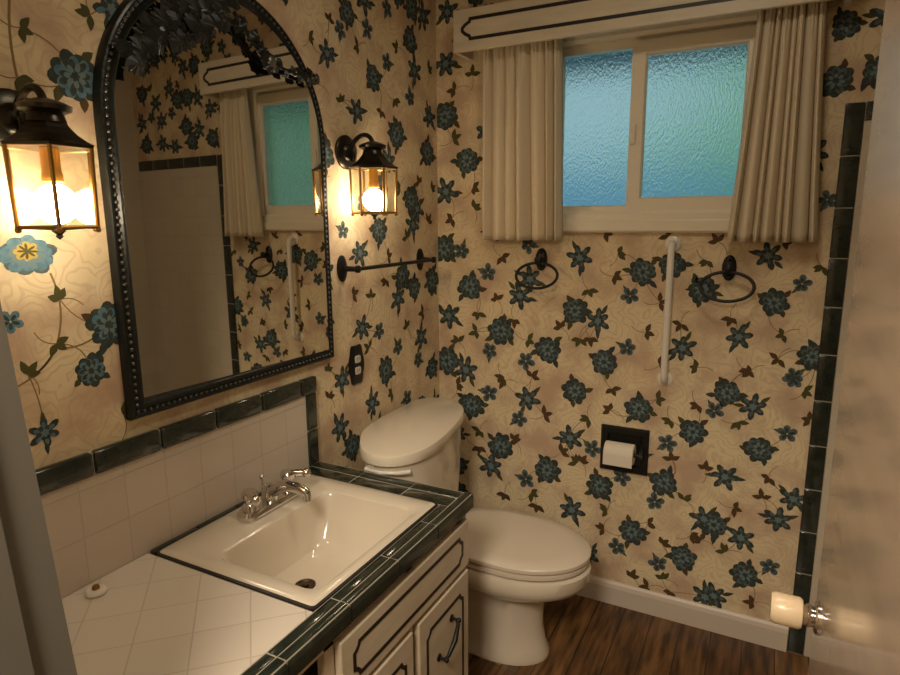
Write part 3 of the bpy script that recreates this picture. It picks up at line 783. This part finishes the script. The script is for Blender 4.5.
vput('lid', bm, SEAT_PLASTIC, to, True, off6)
for s in (-1, 1):
    bm = bmesh.new(); tube(bm, [(.285, TY_+s*.075-.02, .415), (.285, TY_+s*.075+.02, .415)], .014, 10)
    vput('hinge', bm, SEAT_PLASTIC, to, True, off6)
TANK = [(.030, -.56), (.030, -.42), (.032, -.27), (.052, -.225), (.088, -.198), (.130, -.188), (.185, -.203), (.238, -.245), (.278, -.305), (.305, -.385), (.326, -.475), (.341, -.570),
        (.350, -.650), (.351, -.725), (.338, -.790), (.308, -.838), (.264, -.866), (.214, -.868), (.168, -.846), (.126, -.802), (.088, -.745), (.052, -.680)]
def tank_loop(s, z, x_=None):
    n = len(TANK); out = []
    for i in range(n*2):            # corner-cut once so the plan is round
        a, b = TANK[(i//2) % n], TANK[(i//2+1) % n]
        q = .25 if i % 2 == 0 else .75
        x, y = a[0]*(1-q)+b[0]*q, a[1]*(1-q)+b[1]*q
        out.append((max(.024, .19+(x-.19)*s), -.53+(y+.53)*s, z))
    return out
bm = bmesh.new()
loft(bm, [tank_loop(.78, .3975), tank_loop(.82, .41), tank_loop(.89, .60), tank_loop(.935, .816)])
vput('tank', bm, CERAMIC, to, True, off6)
bm = bmesh.new()
loft(bm, [tank_loop(.965, .8165), tank_loop(.995, .823), tank_loop(1.0, .845), tank_loop(.985, .855), tank_loop(.94, .860)])
vput('tank_lid', bm, CERAMIC, to, True, off6)
bm = bmesh.new()
tube(bm, [(.195, -.815, .800), (.195, -.858, .800)], .010, 12)
tube(bm, [(.193, -.858, .801), (.250, -.860, .800), (.300, -.838, .799), (.328, -.808, .798)], [.006, .0065, .0075, .008], 10)
vput('flush_lever', bm, WHITE_BAR, to, True, off6)

# ------------------------------------------------------------------ arched mirror
MYC, MR, MZB, MZS = -1.154, .376, 1.138, 1.815
mi = thing('wall_mirror', 'arched mirror in an ornate black leaf frame over the vanity', 'mirror', loc=(0, MYC, MZB))
off7 = Vector((0, -MYC, -MZB))
def arch(r, zb, dz=0, n=40):
    pts = [(MYC-r, zb), (MYC+r, zb)]
    for k in range(n+1):
        a = PI*k/n; pts.append((MYC+r*math.cos(a), MZS+r*math.sin(a)))
    return pts
fr2 = lambda u, v, h: (h, u, v)
bm = bmesh.new()
sweep(bm, arch(MR, MZB), [(0, .001), (0, .016), (.004, .023), (.009, .024), (.013, .020), (.020, .021), (.025, .027), (.031, .026), (.035, .022), (.036, .021), (.036, .001)], fr2)
vput('frame', bm, FRAME_BLACK, mi, True, off7)
bm = bmesh.new()
def along(pts, step):
    out = []; acc = 0; P = [Vector((p[0], p[1])) for p in pts]
    for a, b in zip(P, P[1:]):
        d = (b-a).length
        while acc < d: out.append(a+(b-a)*acc/d); acc += step
        acc -= d
    return out
inner = arch(MR-.0165, MZB+.0165)
for i, p in enumerate(along(inner+inner[:1], .0165)): ball(bm, (.0215, p.x, p.y), .0045, 6)
vput('beading', bm, BEAD, mi, True, off7)['label'] = 'row of small pewter beads'
bm = bmesh.new()
KT = .036
pts = arch(MR-.034, MZB+.034)
f = bm.faces.new([bm.verts.new((.0138+KT*(p[0]-MYC), p[0], p[1])) for p in pts])
vput('mirror_glass', bm, MIRROR, mi, off=off7)
# cast leaves trailing inside the arch
def cast_leaf(bm, y, z, L, a, x=.040):
    pts = []
    for t, s in ((0, .0), (.08, .22), (.22, .50), (.30, .36), (.45, .52), (.55, .34), (.72, .36), (.80, .2), (1, 0), (.80, -.2), (.72, -.36), (.55, -.34), (.45, -.52), (.30, -.36), (.22, -.50), (.08, -.22)):
        px, py = L*t, L*s
        pts.append((x+.004*math.cos(t*3), y+px*math.cos(a)-py*math.sin(a), z+px*math.sin(a)+py*math.cos(a)))
    c = Vector((x+.011, y+L*.45*math.cos(a), z+L*.45*math.sin(a)))
    back = Vector((x-.004, c.y, c.z))
    vs = [bm.verts.new(p) for p in pts]; vc = bm.verts.new(c); vb = bm.verts.new(back); k = len(vs)
    for i in range(k):
        bm.faces.new((vs[i], vs[(i+1) % k], vc)); bm.faces.new((vs[(i+1) % k], vs[i], vb))
lr = random.Random(5)
bm = bmesh.new()
vine = [(-1.47, 1.94), (-1.40, 1.995), (-1.32, 2.015), (-1.25, 2.05), (-1.173, 2.11)]
tube(bm, [(.040, y, z) for y, z in vine], .006, 8)
for i in range(30):
    t = i/29*(len(vine)-1); k = min(int(t), len(vine)-2); q = t-k
    y = vine[k][0]*(1-q)+vine[k+1][0]*q; z = vine[k][1]*(1-q)+vine[k+1][1]*q
    cast_leaf(bm, y+lr.uniform(-.01, .01), z+lr.uniform(-.008, .012), lr.uniform(.040, .062), lr.uniform(.3, 2.6) if i % 3 else lr.uniform(-2.4, -.7), .036+lr.uniform(0, .012))
for i in range(12):
    y = -1.43+i*.022; rr = .335
    z = MZS+math.sqrt(max(0, rr*rr-(y-MYC)**2))-.02
    cast_leaf(bm, y, z, .06, lr.uniform(-2.6, -.6), .034+lr.uniform(0, .012))
vput('leaf_spray', bm, FRAME_BLACK, mi, off=off7)
bm = bmesh.new()
vine = [(-1.150, 2.115), (-1.11, 2.075), (-1.068, 2.04), (-1.035, 2.018), (-.965, 2.010), (-.895, 2.003), (-.842, 2.02)]
tube(bm, [(.040, y, z) for y, z in vine], .0055, 8)
for i in range(18):
    t = i/17*(len(vine)-1); k = min(int(t), len(vine)-2); q = t-k
    y = vine[k][0]*(1-q)+vine[k+1][0]*q; z = vine[k][1]*(1-q)+vine[k+1][1]*q
    cast_leaf(bm, y, z, lr.uniform(.026, .040), lr.uniform(-1.1, -.2) if i % 2 else lr.uniform(.6, 2.2), .038+lr.uniform(0, .008))
for k in range(8):
    cast_leaf(bm, -1.035, 2.018, .032, 2*PI*k/8, .044)
vput('leaf_spray', bm, FRAME_BLACK, mi, off=off7)
bm = bmesh.new()
lathe(bm, [(.016, 0), (.014, .006), (.006, .010), (0, .010)], (.050, -1.035, 2.018), (1, 0, 0), 12)
vput('rosette', bm, BEAD, mi, True, off7)

# ------------------------------------------------------------------ wall lanterns
LG = 'lanterns either side of the mirror'
def make_lantern(y, zc, label):
    t = thing('wall_lantern', label, 'wall lamp', LG, loc=(0, y, zc))
    R, X, h = .076, .112, .0720
    bm = bmesh.new()
    lathe(bm, [(.056, .001), (.056, .008), (.050, .013), (.030, .016), (.024, .024), (.012, .028), (0, .029)], (0, 0, .128), (1, 0, 0), 28)
    put('back_plate', bm, BRONZE, t, True)
    bm = bmesh.new()
    tube(bm, bez((.022, 0, .135), (.045, 0, .185), (.100, 0, .195), (X, 0, h+.082), 14), .0075, 10)
    tube(bm, bez((.020, 0, .118), (.030, 0, .085), (.040, 0, .10), (.034, 0, .128), 12), .005, 8)
    put('arm', bm, BRONZE, t, True)
    rot = PI/6          # corners so that faces look straight out and at +-60 degrees
    def hexa(r, z): return [(X+r*math.cos(rot+PI/3*k), r*math.sin(rot+PI/3*k), z) for k in range(6)]
    bm = bmesh.new()
    loft(bm, [hexa(R+.004, h-.002), hexa(R+.006, h+.003), hexa(R-.006, h+.009), hexa(R*.72, h+.020), hexa(R*.56, h+.033), hexa(R*.46, h+.044)])
    cap = put('cap', bm, BRONZE, t)
    bm = bmesh.new()
    lathe(bm, [(R*.46, h+.043), (R*.42, h+.050), (R*.40, h+.058), (R*.58, h+.064), (R*.60, h+.072), (R*.44, h+.078), (R*.2, h+.084), (0, h+.086)], (X, 0, 0), (0, 0, 1), 20)
    put('crown', bm, BRONZE, cap, True)
    bm = bmesh.new()
    A, B = hexa(R, h), hexa(R*.95, -h)
    for k in range(6):
        tube(bm, [A[k], B[k]], .0042, 6); k2 = (k+1) % 6
        tube(bm, [A[k], A[k2]], .0038, 6); tube(bm, [B[k], B[k2]], .0042, 6)
        ball(bm, (B[k][0], B[k][1], B[k][2]-.005), .006, 6)
    put('cage', bm, BRASS, t)
    for k in range(6):
        k2 = (k+1) % 6; bm = bmesh.new()
        q = [Vector(p) for p in (A[k], A[k2], B[k2], B[k])]
        c = Vector((X, 0, 0)); nn = (q[1]-q[0]).cross(q[3]-q[0]).normalized()
        if nn.dot(q[0]-c) < 0: nn = -nn
        bm.faces.new([bm.verts.new(p) for p in q])
        put('glass_pane', bm, GLASS, t)
    bm = bmesh.new()
    for k in range(6):
        tube(bm, [B[k], (X, 0, -h-.004)], .003, 6)
    lathe(bm, [(.010, -h-.002), (.012, -h-.008), (.005, -h-.014), (.007, -h-.018), (0, -h-.024)], (X, 0, 0), (0, 0, 1), 12)
    put('bottom_finial', bm, BRONZE, t)
    bm = bmesh.new(); lathe(bm, [(.016, h), (.016, h-.045), (.018, h-.048), (.018, h-.062), (0, h-.062)], (X, 0, 0), (0, 0, 1), 16)
    put('socket', bm, AMBER, t, True)['label'] = 'amber brass lamp socket'
    bm = bmesh.new(); ball(bm, (X, 0, -.030), .037, 18, 1, 1, 1.0)
    put('bulb', bm, BULB_M, t, True)['label'] = 'glowing white globe bulb'
    return t
lan = make_lantern(-1.698, 1.655, 'hexagonal bronze and glass wall lantern left of the arched mirror')
copy_thing(lan, (0, -.650, 1.688), 'hexagonal bronze and glass wall lantern right of the arched mirror')

# ------------------------------------------------------------------ towel bar, outlet
tw = thing('towel_bar', 'short black iron towel bar on the wall above the toilet', 'towel bar', loc=(0, -.45, 1.43))
for y in (-.695, -.165):
    bm = bmesh.new()
    t_ = bmesh.new(); lathe(t_, [(.026, .001), (.026, .006), (.020, .011), (.010, .014), (.009, .060), (.013, .064), (.013, .074), (0, .078)], (0, 0, 0), (1, 0, 0), 18)
    for v in t_.verts:
        if v.co.x < .012: v.co.z *= 1.75
        v.co += Vector((0, y+.45, 0))
    add_from(bm, t_)
    put('post', bm, IRON, tw, True)
bm = bmesh.new(); tube(bm, [(.066, -.245, 0), (.066, .285, 0)], .007, 12)
put('bar', bm, IRON, tw, True)
ou = thing('wall_outlet', 'double outlet in a black scalloped plate right of the mirror', 'outlet', loc=(0, -.632, 1.080))
bm = bmesh.new(); pts = []
for k in range(48):
    a = 2*PI*k/48; c, s = math.cos(a), math.sin(a)
    pts.append((.001, .043*math.copysign(abs(c)**.7, c)*(1+.06*math.cos(6*a)), .074*math.copysign(abs(s)**.8, s)*(1+.05*math.cos(6*a))))
loft(bm, [pts, [(.005, p[1], p[2]) for p in pts], [(.009, p[1]*.86, p[2]*.9) for p in pts]])
put('cover_plate', bm, IRON, ou, True)
for z in (-.021, .021):
    bm = bmesh.new(); loft(bm, [[(.0085, p[0], z+p[1]) for p in rrect(0, 0, .0165, .014, .007)], [(.0115, p[0], z+p[1]) for p in rrect(0, 0, .0155, .013, .007)]])
    r_ = put('receptacle', bm, OUTLET_WHITE, ou); r_['label'] = 'pale plastic socket'
    sb = bmesh.new()
    for y in (-.006, .006): box(sb, .0112, .012, y-.0012, y+.0012, z-.002, z+.006)
    ball(sb, (.0112, 0, z-.006), .0022, 6, .4)
    put('slots', sb, BLACK_LINE, r_)

# ------------------------------------------------------------------ towel rings on the window wall
def make_ring(x, z, label):
    t = thing('towel_ring', label, 'towel ring', 'iron towel rings under the window', loc=(x, 0, z))
    bm = bmesh.new(); t_ = bmesh.new()
    lathe(t_, [(.024, .001), (.024, .006), (.019, .012), (.010, .016), (.010, .034), (.014, .040), (.014, .050), (.006, .056), (0, .056)], (0, 0, 0), (0, -1, 0), 20)
    for v in t_.verts:
        if v.co.y > -.014: v.co.z *= 1.9
    add_from(bm, t_)
    ball(bm, (0, -.014, .030), .008, 8); ball(bm, (0, -.014, -.030), .008, 8)
    put('wall_plate', bm, IRON, t, True)
    bm = bmesh.new(); N_ = 40; pts = []
    for k in range(N_):
        a = 2*PI*k/N_; q = 1-math.cos(a)
        pts.append((.086*math.sin(a), -.040-.020*q, -.012-.049*q))
    tube(bm, pts, .0058, 10, closed=True)
    put('ring', bm, IRON, t, True)
    return t
rg = make_ring(.476, 1.432, 'black iron towel ring under the left curtain')
copy_thing(rg, (1.172, 0, 1.418), 'black iron towel ring under the right curtain')

# grab bar
gr = thing('grab_bar', 'white vertical grab bar on the wall below the window', 'grab bar', loc=(.979, 0, 1.25))
bm = bmesh.new()
z0, z1 = -.258, .250
tube(bm, [(0, -.004, z1), (0, -.030, z1+.002), (0, -.041, z1-.006), (0, -.045, z1-.022), (0, -.045, z0+.022), (0, -.041, z0+.006), (0, -.030, z0-.002), (0, -.004, z0)], .0125, 14)
put('bar', bm, WHITE_BAR, gr, True)
for z in (z0, z1):
    bm = bmesh.new(); lathe(bm, [(.028, .001), (.028, .004), (.022, .008), (.013, .009)], (0, 0, z), (0, -1, 0), 20)
    put('flange', bm, WHITE_BAR, gr, True)

# recessed tissue holder
HX, HZ = .840, .684
hd = thing('tissue_holder', 'black recessed toilet paper holder on the floral wall', 'toilet paper holder', loc=(HX, 0, HZ))
fh = lambda u, v, h: (u, -h, v)
bm = bmesh.new()
sweep(bm, [(-.094, -.094), (.094, -.094), (.094, .094), (-.094, .094)], [(0, .001), (0, .008), (.006, .015), (.020, .017), (.030, .012), (.034, .002), (.034, .001)], fh)
box(bm, -.064, .064, -.0035, -.001, -.064, .064)
for s in (-1, 1):
    prism(bm, [(s*.078, -.010, -.035), (s*.078, -.010, .035), (s*.078, -.050, .018), (s*.078, -.064, 0), (s*.078, -.050, -.018)], (-s*.012, 0, 0))
put('holder_frame', bm, IRON, hd, True)
bm = bmesh.new(); tube(bm, [(-.068, -.050, 0), (.068, -.050, 0)], .008, 12)
put('roller', bm, IRON, hd, True)
ro = thing('toilet_paper_roll', 'white toilet paper roll hanging in the black recessed holder', 'toilet paper', loc=(HX-.006, -.060, HZ+.006))
bm = bmesh.new()
lathe(bm, [(.019, -.056), (.038, -.056), (.040, -.054), (.040, .054), (.038, .056), (.019, .056), (.019, -.056)], (0, 0, 0), (1, 0, 0), 32)
put('paper', bm, PAPER_WHITE, ro, True)
bm = bmesh.new(); prism(bm, [(-.0555, -.0396, .004), (-.0555, -.0406, .004), (-.0555, -.0412, -.042), (-.0555, -.0402, -.042)], (.111, 0, 0))
put('loose_sheet', bm, PAPER_WHITE, ro)

# ------------------------------------------------------------------ valance and curtains
VX0, VX1, VZ0, VZ1, VD = .150, 1.452, 2.222, 2.372, .140
va = thing('window_valance', 'cream wooden valance box with black routed line over the window', 'valance', loc=(.80, 0, VZ0))
off8 = Vector((-.80, 0, -VZ0))
bm = bmesh.new()
box(bm, VX0, VX1, -VD, -VD+.018, VZ0, VZ1, .002); box(bm, VX0, VX0+.018, -VD+.018, -.001, VZ0, VZ1); box(bm, VX1-.018, VX1, -VD+.018, -.001, VZ0, VZ1)
box(bm, VX0+.018, VX1-.018, -VD+.018, -.001, VZ1-.018, VZ1)
vput('valance_board', bm, VALANCE_PAINT, va, off=off8)
def val_line():
    x0, x1, z0, z1 = VX0+.068, VX1-.068, 2.258, 2.340
    zm = (z0+z1)/2
    L_ = [(x0, z1), (x0-.004, z1-.012), (x0-.020, z1-.020), (x0-.034, zm+.008), (x0-.034, zm-.008), (x0-.020, z0+.020), (x0-.004, z0+.012), (x0, z0)]
    R_ = [(x0+x1-a, b) for a, b in L_][::-1]
    return L_+R_
bm = bmesh.new()
sweep(bm, val_line(), [(0, -.001), (0, .0015), (.0120, .0015), (.0120, -.001)], lambda u, v, h: (u, -VD-h, v))
vput('routed_line', bm, BLACK_LINE, va, off=off8)

def curtain(xt0, xt1, xb0, xb1, zt, zb, folds, seed, label):
    cr = random.Random(seed)
    wd = [cr.uniform(.55, 1.5) for _ in range(folds)]; tot = sum(wd)
    edges = [0]
    for q in wd: edges.append(edges[-1]+q/tot)
    dep = [cr.uniform(.65, 1.25) for _ in range(folds)]; skew = [cr.uniform(-.10, .10) for _ in range(folds)]
    bm = bmesh.new(); NU, NV = 200, 30; g = []
    for j in range(NV+1):
        v = j/NV; z = zt+(zb-zt)*v; row = []
        e = v**1.25
        for i in range(NU+1):
            u = i/NU
            x = (xt0+(xt1-xt0)*u)*(1-e)+(xb0+(xb1-xb0)*u)*e
            k = 0
            while k < folds-1 and u > edges[k+1]: k += 1
            q = (u-edges[k])/(edges[k+1]-edges[k])
            q = q+skew[k]*math.sin(PI*q)
            bell = max(0.0, math.sin(PI*q))**.62
            pin = max(0, 1-v*3.2)                       # narrow pinch pleats gathered at the heading
            pleat = .5-.5*math.cos(6*PI*q)
            amp = (.036+.012*v)*dep[k]
            y = -.048-amp*bell*(1-.55*pin)-.012*pin*pleat-.006*math.sin(7*u+3*v+seed)
            x += .010*math.sin(2*PI*q)*(.3+.7*v)*dep[k]*(xt1-xt0)
            row.append(bm.verts.new((x, y, z)))
        g.append(row)
    for j in range(NV):
        for i in range(NU): bm.faces.new((g[j][i], g[j][i+1], g[j+1][i+1], g[j+1][i]))
    o = put('curtain', bm, CURTAIN)
    for p in o.data.polygons: p.use_smooth = True
    sm = o.modifiers.new('cloth_thickness', 'SOLIDIFY'); sm.thickness = .003; sm.offset = 0
    tag(o, label, 'curtain', 'window curtains')
    return o
curtain(.235, .552, .243, .576, 2.3535, 1.510, 7, 3, 'cream pleated curtain hanging at the left of the window')
curtain(1.205, 1.385, 1.160, 1.430, 2.3535, 1.512, 8, 8, 'cream pleated curtain drawn back at the right of the window')
